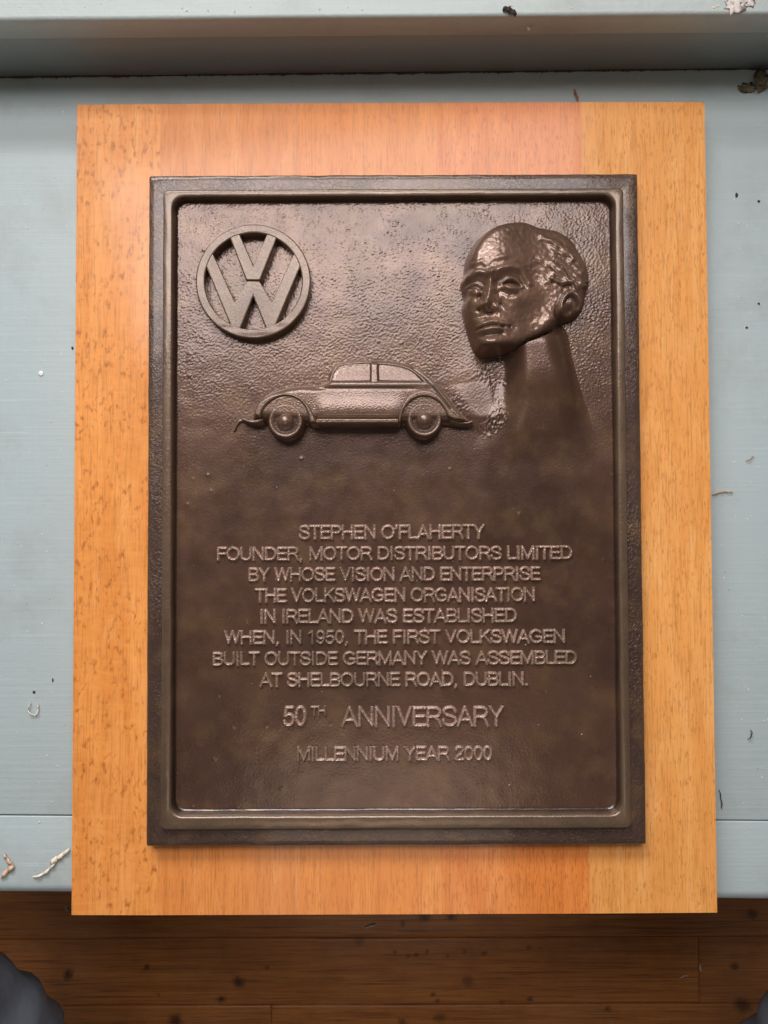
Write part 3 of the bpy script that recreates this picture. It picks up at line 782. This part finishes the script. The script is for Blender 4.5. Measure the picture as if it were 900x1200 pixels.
# hair
hair_poly = spline(c5([(560, 84), (610, 150), (640, 215), (600, 268), (632, 330), (625, 378), (668, 420), (700, 450), (730, 420), (800, 450), (860, 440), (850, 320), (800, 236), (745, 155), (660, 98)]), 5, True)
hd = poly_sdf(U, V, hair_poly)
rad = np.hypot((U - 618), (V - 372) * 0.92); th = np.arctan2(V - 372, U - 618)
wv = fft_noise(hny, hnx, HC, 0.006, 0.03, 23)
hg = np.random.default_rng(5); lock = np.zeros_like(rad)
for f_, a_ in ((0.24, .45), (0.33, .5), (0.47, .45), (0.66, .4), (0.92, .32), (1.25, .25), (1.7, .18)):
    lock += a_ * np.sin(rad * f_ + hg.uniform(0, 6.3) + 1.5 * np.sin(th * hg.uniform(2, 5) + hg.uniform(0, 6.3)) + 0.5 * wv)
lock = np.tanh(lock * 1.1) * 0.75
inh = sst(-0.5, 4.0, hd + 1.2 * wv)
hline = line_d(U, V, spline(c5([(560, 60), (585, 110), (612, 150), (640, 215), (600, 268), (632, 330), (625, 378), (668, 420), (700, 450), (760, 445)]), 5))[0]
face += inh * (1.0 + 1.15 * lock * sst(0, 6, hline)) * sst(0, 1.5, dh)
face += L([(640, 372), (700, 396), (770, 392), (815, 420)], 1.7, 1.1) - L([(645, 392), (705, 414), (770, 408)], 1.3, 1.0)
sb = poly_sdf(U, V, c5([(480, 210), (560, 230), (640, 330), (660, 440), (600, 430), (520, 400), (470, 320)]))
face += sst(0, 5, sb) * (0.55 * lock)
# ear
eu, ev = 671.5, 356.5
ca, sa = math.cos(R(12)), math.sin(R(12))
ex = ((U - eu) * ca + (V - ev) * sa) / 13.8; ey = (-(U - eu) * sa + (V - ev) * ca) / 23.0
er = np.sqrt(ex ** 2 + ey ** 2)
ear = 3.6 * sst(1.12, 0.84, er) + 1.6 * np.exp(-0.5 * ((er - 0.80) / 0.10) ** 2) * sst(0.75, 0.2, ey)
ear -= 4.2 * np.exp(-0.5 * (((ex + 0.06) / 0.30) ** 2 + ((ey - 0.02) / 0.36) ** 2)) + 1.6 * np.exp(-0.5 * ((er - 0.60) / 0.08) ** 2) * sst(0.2, -0.3, ey)
ear += 1.3 * np.exp(-0.5 * (((ex + 0.05) / 0.16) ** 2 + ((ey + 0.28) / 0.16) ** 2)) + 1.0 * np.exp(-0.5 * (((ex + .62) / .18) ** 2 + ((ey - .12) / .16) ** 2))
face += ear * sst(-1.2, -0.8, ex) * np.clip(edge * 2, 0, 1)
face -= 1.8 * np.exp(-0.5 * ((er - 1.18) / 0.07) ** 2) * sst(0.1, 0.9, ey + 0.4)
# neck and shoulder, melting into the panel
neck_o = spline([(584, 395), (584, 422), (582, 450), (574, 480), (558, 510), (545, 540), (545, 580), (620, 590), (700, 580), (706, 530), (694, 490), (682, 455), (672, 418), (664, 385), (640, 370), (600, 375)], 5, True)
dn = poly_sdf(UB, VB, neck_o) * PXH
fade = sst(548, 405, VB)
soft = 18.0 + 5.0 * (1 - fade) - 7.0 * sst(640, 670, UB) * fade
neck = blur(sst(0, 1, np.clip(dn / soft, 0, 1)) * (0.3 + 13.0 * sst(546, 432, VB) ** 1.1), 5)
neck -= G(588, 436, 15, 18, 2.2) * sst(0, 8, dn)
face_in = dh > 0.05
Hh = np.where(face_in, np.maximum(face, 0.3), np.maximum(neck, 0))
# round the junction a little
Hs = blur(Hh, 1.1)
mask_all = face_in | ((neck > 0.02) & (dn > 0))
base_noise = panel_h(HX, HY)
smo = np.where(face_in, 0.12, 1 - 0.62 * sst(0.3, 4.0, neck))
ZF = Z_PANEL - 0.05 * mm + Hs * mm + base_noise * smo
hair_m = face_in & (hd + 1.2 * wv > 0.2)
portrait = field_mesh('portrait_bust', HX, HY, ZF - 0.3 * mm * face_in, mask_all & (dh < 2.5), M_PANEL, plaque)
tag(portrait, label="portrait bust of a man with bare forehead and ear showing, head turned to the left")
Hf = blur(np.maximum(face, 0.3), 1.1)
ZH_ = Z_PANEL + (Hf + np.minimum(dh, 0) * 7.0) * mm + base_noise * 0.12
field_mesh('head', HX, HY, ZH_, dh > -1.4, M_FACE, portrait)
field_mesh('hair', HX, HY, ZF + (-0.08 + 0.16 * sst(0.2, 2.2, hd + 1.2 * wv)) * mm, hair_m, M_FACE, portrait)

# ---- raised lettering, strokes of a plain grotesque cast as rounded ridges
def arc(cx, cy, rx, ry, a0, a1, n=14):
    return [(cx + rx * math.cos(R(a0 + (a1 - a0) * k / n)), cy + ry * math.sin(R(a0 + (a1 - a0) * k / n))) for k in range(n + 1)]
GL = {  # glyph: advance width, strokes on a cap height of 1 (stroke centre lines)
    'A': (.70, [[(.03, 0), (.35, .94), (.67, 0)], [(.15, .33), (.55, .33)]]),
    'B': (.66, [[(.09, .06), (.09, .94), (.38, .94)] + arc(.38, .73, .20, .21, 90, -90) + [(.09, .52)], [(.38, .52)] + arc(.40, .29, .22, .23, 90, -90) + [(.09, .06)]]),
    'D': (.72, [[(.09, .06), (.09, .94), (.34, .94)] + arc(.34, .50, .32, .44, 90, -90) + [(.09, .06)]]),
    'E': (.62, [[(.58, .94), (.09, .94), (.09, .06), (.59, .06)], [(.09, .52), (.54, .52)]]),
    'F': (.58, [[(.55, .94), (.09, .94), (.09, 0)], [(.09, .50), (.48, .50)]]),
    'G': (.78, [arc(.39, .50, .34, .45, 40, 300, 26) + [(.70, .20), (.70, .46), (.42, .46)]]),
    'H': (.72, [[(.09, 0), (.09, 1)], [(.63, 0), (.63, 1)], [(.09, .52), (.63, .52)]]),
    'I': (.26, [[(.13, 0), (.13, 1)]]),
    'K': (.67, [[(.09, 0), (.09, 1)], [(.62, 1), (.10, .42)], [(.27, .60), (.65, 0)]]),
    'L': (.55, [[(.09, 1), (.09, .06), (.53, .06)]]),
    'M': (.84, [[(.09, 0), (.09, .96), (.42, .06), (.75, .96), (.75, 0)]]),
    'N': (.73, [[(.09, 0), (.09, .96), (.64, .04), (.64, 1)]]),
    'O': (.80, [arc(.40, .50, .34, .45, 0, 360, 34)]),
    'P': (.66, [[(.09, 0), (.09, .94), (.38, .94)] + arc(.38, .70, .22, .24, 90, -90) + [(.09, .46)]]),
    'R': (.70, [[(.09, 0), (.09, .94), (.40, .94)] + arc(.40, .71, .22, .23, 90, -90) + [(.09, .48)], [(.38, .48), (.54, .34), (.66, 0)]]),
    'S': (.66, [spline([(.60, .72), (.52, .90), (.32, .95), (.12, .86), (.10, .68), (.24, .56), (.44, .49), (.59, .38), (.60, .20), (.48, .07), (.30, .045), (.12, .12), (.06, .30)], 4).tolist()]),
    'T': (.60, [[(.02, .94), (.58, .94)], [(.30, .94), (.30, 0)]]),
    'U': (.72, [[(.09, 1), (.09, .34)] + arc(.36, .33, .27, .28, 180, 360) + [(.63, 1)]]),
    'V': (.66, [[(.03, 1), (.33, .05), (.63, 1)]]),
    'W': (.94, [[(.03, 1), (.25, .05), (.47, .95), (.69, .05), (.91, 1)]]),
    'Y': (.66, [[(.03, 1), (.33, .44), (.63, 1)], [(.33, .44), (.33, 0)]]),
    '0': (.56, [arc(.28, .50, .21, .45, 0, 360, 30)]),
    '1': (.50, [[(.10, .74), (.30, .97), (.30, 0)]]),
    '2': (.56, [spline([(.08, .70), (.13, .88), (.28, .95), (.44, .88), (.48, .70), (.38, .50), (.18, .28), (.07, .06)], 4).tolist() + [(.50, .06)]]),
    '5': (.56, [[(.46, .94), (.15, .94), (.09, .50)] + spline([(.09, .50), (.27, .60), (.44, .52), (.49, .33), (.43, .13), (.26, .045), (.10, .12), (.06, .25)], 4).tolist()]),
    '9': (.56, [arc(.28, .66, .20, .28, 0, 360, 24), [(.48, .66)] + spline([(.48, .66), (.47, .35), (.38, .10), (.23, .045), (.09, .16)], 4).tolist()]),
    ',': (.28, [[(.14, .05), (.14, .0), (.09, -.14)]]), '.': (.28, [[(.13, .045), (.15, .045)]]), "'": (.22, [[(.12, .98), (.10, .72)]]), ' ': (.30, []),
}
ZT = Z_PANEL + 1.2 * mm
def text_line(txt, u0, u1, v0, v1, parent=plaque, name='lettering', weight=0.124, seed=0, cell=0.00020):
    strokes = []; pen = 0.0
    g = np.random.default_rng(len(txt) * 7 + int(v0))
    for ch in txt:
        w, st = GL[ch]
        dy = g.uniform(-.012, .012)
        for p in st: strokes.append(np.array([(pen + x, y + dy) for x, y in p]))
        pen += w + 0.012
    A = np.concatenate(strokes); x0, x1 = A[:, 0].min() - weight, A[:, 0].max() + weight
    xa, ya = spot(u0, v1, ZT); xb, yb_ = spot(u1, v0, ZT)
    sx = (xb - xa) / (x1 - x0); sy = yb_ - ya
    gx_ = np.arange(xa - 0.0006, xb + 0.0006, cell); gy_ = np.arange(ya - 0.25 * sy, yb_ + 0.0008, cell)
    X, Y = np.meshgrid(gx_, gy_); ny, nx = X.shape
    D = np.full(X.shape, 1.0)
    for p in strokes:
        q = np.stack([xa + (p[:, 0] - x0) * sx, ya + p[:, 1] * sy], -1)
        i0 = max(0, int((q[:, 0].min() - 0.002 - gx_[0]) / cell)); i1 = min(nx, int((q[:, 0].max() + 0.002 - gx_[0]) / cell) + 2)
        d, _ = line_d(X[:, i0:i1], Y[:, i0:i1], q)
        D[:, i0:i1] = np.minimum(D[:, i0:i1], d)
    hw = weight * sy * (1 + 0.06 * fft_noise(ny, nx, cell, 0.001, 0.004, 60 + int(v0)))
    t = D / hw
    soft_ = 0.03 * fft_noise(ny, nx, cell, 0.0006, 0.0022, 61 + int(v0))
    h = (1.9 + soft_ + 0.10 * fft_noise(ny, nx, cell, 0.002, 0.01, 62 + int(v0))) * np.clip(1 - np.clip(t, 0, 1.35) ** 2.3, -0.3, 1)
    Z = Z_PANEL + panel_h(X, Y) * 0.8 + h * mm
    return field_mesh(name, X, Y, Z, t < 1.22, M_TEXT, parent)
text_line("STEPHEN O'FLAHERTY", 349, 569.5, 615, 632)
text_line('FOUNDER, MOTOR DISTRIBUTORS LIMITED', 253, 672, 640, 657)
text_line('BY WHOSE VISION AND ENTERPRISE', 290, 635, 664.5, 681.5)
text_line('THE VOLKSWAGEN ORGANISATION', 297, 628, 689, 706)
text_line('IN IRELAND WAS ESTABLISHED', 304, 607, 713.5, 730.5)
text_line('WHEN, IN 1950, THE FIRST VOLKSWAGEN', 261, 663.5, 738, 755)
text_line('BUILT OUTSIDE GERMANY WAS ASSEMBLED', 248, 677.5, 763, 780)
text_line('AT SHELBOURNE ROAD, DUBLIN.', 303, 620, 788, 805)
text_line('50', 331, 359.5, 828, 851.5, weight=.094)
text_line('TH', 363, 382.5, 828, 839, weight=.115)
text_line('ANNIVERSARY', 399, 592, 828, 852, weight=.092)
text_line('MILLENNIUM YEAR 2000', 347, 578, 875, 892)
reseat(plaque)

# ================================================================== shavings, flakes and crumbs
def ribbon(name, pts, w, z, mat, label, cat, group=None, curl=0.002, th=0.0004, parent=None):
    P3 = spline([spot(u, v, z) for u, v in pts], 6)
    bm = bmesh.new(); rows = []
    n = len(P3)
    for i, p in enumerate(P3):
        a = P3[max(0, i - 1)]; b = P3[min(n - 1, i + 1)]
        t = np.array(b - a); t /= (np.linalg.norm(t) + 1e-9); nn = np.array([-t[1], t[0]])
        ww = w * (0.25 + 0.75 * math.sin(math.pi * (0.08 + 0.84 * i / (n - 1)))) * (0.8 + 0.4 * random.random())
        zz = z + th + curl * abs(math.sin(i * 0.55)) * 0.8
        r = []
        for s, dz in ((-1, 0.0), (0, 0.0006), (1, 0.0003), (1, -th + 0.0003), (0, -th + 0.0006), (-1, -th)):
            r.append(bm.verts.new((p[0] + nn[0] * s * ww, p[1] + nn[1] * s * ww, zz + dz)))
        rows.append(r)
    for a, b in zip(rows[:-1], rows[1:]):
        for k in range(6):
            bm.faces.new((a[k], b[k], b[(k + 1) % 6], a[(k + 1) % 6]))
    bm.faces.new(rows[0]); bm.faces.new(rows[-1][::-1])
    bmesh.ops.recalc_face_normals(bm, faces=bm.faces[:])
    return tag(from_bm(name, bm, mat, parent), label, cat, group)
SG = 'wood shavings lying about the seat and floor'
ribbon('wood_shaving', [(6, 1000), (9, 1006), (15, 1014), (8, 1021), (2, 1028)], 0.0016, Z_BENCH, M_SHAVING, 'bent pinkish brown wood shaving at the far left end of the seat edge', 'shaving', SG)
ribbon('wood_shaving', [(82, 994), (74, 1001), (66, 1006), (61, 1010), (68, 1008)], 0.0016, Z_BENCH, M_SHAVING_PALE, 'ragged pale wood shaving touching the left side of the wooden board', 'shaving', SG)
ribbon('wood_shaving', [(66, 1010), (58, 1018), (50, 1024), (39, 1027)], 0.0009, Z_BENCH, M_SHAVING_PALE, 'thin curled pale shaving just left of the ragged one near the seat front edge', 'shaving', SG)
ribbon('wood_shaving', [(37, 823), (34, 832), (43, 838), (46, 829), (45, 825)], 0.0005, Z_BENCH, M_SHAVING_PALE, 'squarish pale splinter curl lying alone left of the wooden board', 'splinter', SG)
ribbon('wood_shaving', [(834, 580), (842, 577), (850, 576), (858, 577)], 0.0007, Z_BENCH, M_SHAVING, 'brown curved sliver poking out from the right side of the wooden board', 'shaving', SG)
ribbon('wood_shaving', [(874, 540), (880, 536), (882, 533)], 0.0005, Z_BENCH, M_SHAVING, 'tiny looped sliver on the seat right of the wooden board', 'shaving', SG)
ribbon('wood_shaving', [(842, 925), (844, 935), (845, 947)], 0.0003, Z_BENCH, M_DARK, 'dark hair thin thread beside the lower right side of the wooden board', 'thread')
ribbon('wood_shaving', [(876, 866), (880, 860), (879, 855)], 0.0004, Z_BENCH, M_DARK, 'short dark curl on the seat at the right', 'thread')
ribbon('wood_shaving', [(81, 1060), (77, 1063), (81, 1068)], 0.0008, 0.0012, M_SHAVING_PALE, 'pale shaving on the floor under the bottom left corner of the wooden board', 'shaving', SG)
ribbon('wood_shaving', [(428, 1087), (434, 1085), (440, 1083)], 0.0010, 0.0012, M_SHAVING_PALE, 'thin pale shaving on the floor below the middle of the board', 'shaving', SG)
ribbon('wood_shaving', [(796, 1145), (802, 1143), (807, 1142)], 0.0009, 0.0012, M_SHAVING_PALE, 'thin pale shaving on the floor at lower right', 'shaving', SG)
ribbon('wood_shaving', [(820, 1129), (820, 1134), (821, 1138)], 0.0011, 0.0012, M_SHAVING_PALE, 'short upright pale shaving beside the floorboard end joint at right', 'shaving', SG)
ribbon('twig', [(672, 106), (674, 111), (677, 120)], 0.0008, Z_BENCH, M_LEAF, 'reddish brown twig poking out behind the top edge of the wooden board', 'twig')
ribbon('dried_leaf', [(589, 13), (594, 12), (599, 15), (605, 19)], 0.0016, zt, M_DARK, 'dark curled dried leaf on the edge of the pale sill', 'leaf')
ribbon('paint_flake', [(618, 30), (619, 34), (619.5, 37)], 0.0012, zt - 0.012, M_SHAVING_PALE, 'small tan flake stuck on the grey upright board', 'flake')
def blob(name, u, v, z, r, mat, label, cat, flat=0.4, seed=0, group=None, sub=3, jag=0.45):
    bm = bmesh.new(); bmesh.ops.create_icosphere(bm, subdivisions=sub, radius=1)
    x, y = spot(u, v, z)
    for q in bm.verts:
        n = 1 + jag * mnoise.noise(q.co * 2.1 + Vector((seed, seed, 0))) + jag * 0.5 * mnoise.noise(q.co * 5 + Vector((0, seed, 0)))
        q.co = Vector((q.co.x * r[0] * n, q.co.y * r[1] * n, max(-0.2, q.co.z) * min(r) * flat * n))
    o = from_bm(name, bm, mat); o.location = (x, y, z + min(r) * flat * 0.2 + 0.0001)
    return tag(o, label, cat, group)
blob('bare_patch', 862, 6, zt, (0.0050, 0.0052), M_CHIP, 'white chipped patch of bare plaster on the right end of the sill', 'chip', 0.25, 3, jag=0.9)
blob('bare_patch', 878, 3, zt, (0.0030, 0.0026), M_CHIP, 'small pinkish chip just right of the white chipped patch on the sill', 'chip', 0.25, 8, jag=0.9)
blob('web_clump', 892, 95, Z_BENCH + 0.002, (0.0044, 0.0060), M_WEB, 'brown dusty web clump in the corner at the back right of the seat', 'web clump', 0.8, 1, jag=0.9)
blob('web_clump', 875, 103, Z_BENCH, (0.0052, 0.0028), M_WEB, 'flat dark dusty smear left of the brown web clump', 'web clump', 0.25, 5, jag=1.1)
blob('white_flake', 48, 438, Z_BENCH, (0.0016, 0.0018), M_WHITE, 'bright white flake with a tiny tail on the seat left of the emblem', 'flake', 0.3, 2)
blob('crumb', 40, 811, Z_BENCH, (0.0009, 0.0009), M_DARK, 'round dark crumb on the seat left of the board, above the splinter curl', 'crumb', 0.6, 4)
blob('crumb', 62, 797, Z_BENCH, (0.0005, 0.0014), M_DARK, 'upright dark sliver crumb close to the left side of the board', 'crumb', 0.5, 6)
blob('crumb', 85, 408, Z_BENCH, (0.0007, 0.0011), M_DARK, 'small dark crumb touching the left side of the board beside the car', 'crumb', 0.5, 7)
blob('crumb', 889, 236, Z_BENCH, (0.0009, 0.0008), M_DARK, 'dark crumb on the seat at the far upper right', 'crumb', 0.5, 9)
blob('crumb', 863, 229, Z_BENCH, (0.0009, 0.0015), M_DARK, 'long dark crumb left of the far upper right crumb', 'crumb', 0.5, 11)
blob('crumb', 889, 356, Z_BENCH, (0.0008, 0.0007), M_DARK, 'dark crumb at the right edge level with the portrait ear', 'crumb', 0.5, 12)
blob('crumb', 875, 384, Z_BENCH, (0.0008, 0.0007), M_DARK, 'dark crumb on the right of the board level with the portrait mouth', 'crumb', 0.5, 13)
# scattered dust, too fine to count
dust = bmesh.new()
def speck(x, y, z, r):
    m = bmesh.ops.create_icosphere(dust, subdivisions=1, radius=r)
    a = random.uniform(0.5, 1.6); t = random.random() * 3.14
    for q in m['verts']:
        px, py = q.co.x * a, q.co.y
        q.co = Vector((x + px * math.cos(t) - py * math.sin(t), y + px * math.sin(t) + py * math.cos(t), z + q.co.z * 0.5))
for k in range(210):
    side = random.random()
    x = random.uniform(-0.285, -0.214) if side < 0.5 else random.uniform(0.214, 0.275)
    speck(x, random.uniform(-0.255, 0.29), Z_BENCH + 0.0001, random.choice((0.00025, 0.0003, 0.0004, 0.0006)))
for k in range(60): speck(random.uniform(-0.27, 0.27), random.uniform(0.27, 0.296), Z_BENCH + 0.0001, random.choice((0.00025, 0.0004)))
for k in range(90): speck(random.uniform(-0.25, 0.25), random.uniform(0.30, 0.33), zt + 0.0001, random.choice((0.0003, 0.0005, 0.0008)))
for k in range(70):
    x_ = random.uniform(FI[0] + .006, FI[2] - .006); y_ = random.uniform(FI[1] + .006, FI[3] - .006)
    if y_ < 0.03 or x_ < 0.04: speck(x_, y_, Z_PANEL + float(panel_h(np.array([x_]), np.array([y_]))[0]) + 0.00005, random.choice((0.00018, 0.00025, 0.0004)))
for k in range(40): speck(random.uniform(BX0, PX0), random.uniform(BY0, BY1), Z_BOARD, 0.0002); speck(random.uniform(PX1, BX1), random.uniform(BY0, BY1), Z_BOARD, 0.0002)
tag(from_bm('dust', dust, M_SHAVING_PALE, smooth=False), 'fine pale dust specks scattered over the painted seat and sill', 'dust', kind='stuff')

# ================================================================== the person crouching at the seat
def crouching_person():
    root = None
    me = bpy.data.meshes.new('person')
    vs, es, rad = [], [], []
    def add(p, r, prev=None):
        vs.append(p); rad.append(r); i = len(vs) - 1
        if prev is not None: es.append((prev, i))
        return i
    pel = add((0.0, -0.86, 0.36), (0.15, 0.12))
    for s, kx in ((-1, -0.386), (1, 0.420)):
        h = add((s * 0.11, -0.80, 0.36), (0.105, 0.10), pel)
        a = add((s * 0.11 * .5 + kx * .5, -0.62, 0.40), (0.088, 0.086), h)
        k0 = add((kx * 0.95, -0.45, 0.395), (0.072, 0.070), a)
        k = add((kx, -0.395, 0.365), (0.066, 0.062), k0)
        b = add((kx * 0.98, -0.44, 0.29), (0.060, 0.062), k)
        c = add((kx * 0.93, -0.60, 0.18), (0.060, 0.060), b)
        add((kx * 0.88, -0.76, 0.10), (0.045, 0.045), c)
    me.from_pydata(vs, es, [])
    o = bpy.data.objects.new('person', me); COL.objects.link(o)
    m = o.modifiers.new('skin', 'SKIN'); sub = o.modifiers.new('sub', 'SUBSURF'); sub.levels = sub.render_levels = 3
    for i, sv in enumerate(me.skin_vertices[0].data): sv.radius = rad[i]; sv.use_root = (i == 0)
    bpy.context.view_layer.update()
    m2 = bpy.data.meshes.new_from_object(o.evaluated_get(bpy.context.evaluated_depsgraph_get()))
    bpy.data.objects.remove(o)
    for v in m2.vertices:   # folds of cloth bunching round the knees
        p = v.co; q = min(abs(p.x + 0.386), abs(p.x - 0.420))
        f = math.exp(-((p.y + 0.44) / 0.11) ** 2)
        w = mnoise.noise(Vector((p.x * 9, p.y * 34, p.z * 9))) * 0.010 + mnoise.noise(p * 38) * 0.0028
        v.co += v.normal * w * (0.35 + f)
    m2.materials.clear(); m2.name = 'person'
    p = link('person', m2, M_DENIM)
    tag(p, 'person in faded blue denim jeans crouching before the seat, knees at both lower corners', 'person')
    for kx in (-0.386, 0.420):
        bm = bmesh.new(); bmesh.ops.create_uvsphere(bm, u_segments=24, v_segments=16, radius=1)
        for v in bm.verts:
            t = v.co.y
            v.co = Vector((v.co.x * 0.048 * (1 - 0.2 * abs(t)), v.co.y * 0.135, max(-0.45, v.co.z) * 0.055 * (1.15 - 0.45 * t)))
        s = from_bm('shoe', bm, M_SHOE, p)
        s.matrix_parent_inverse = Matrix.Identity(4); s.location = (kx * 0.86, -0.80, 0.027)
    return p
crouching_person()
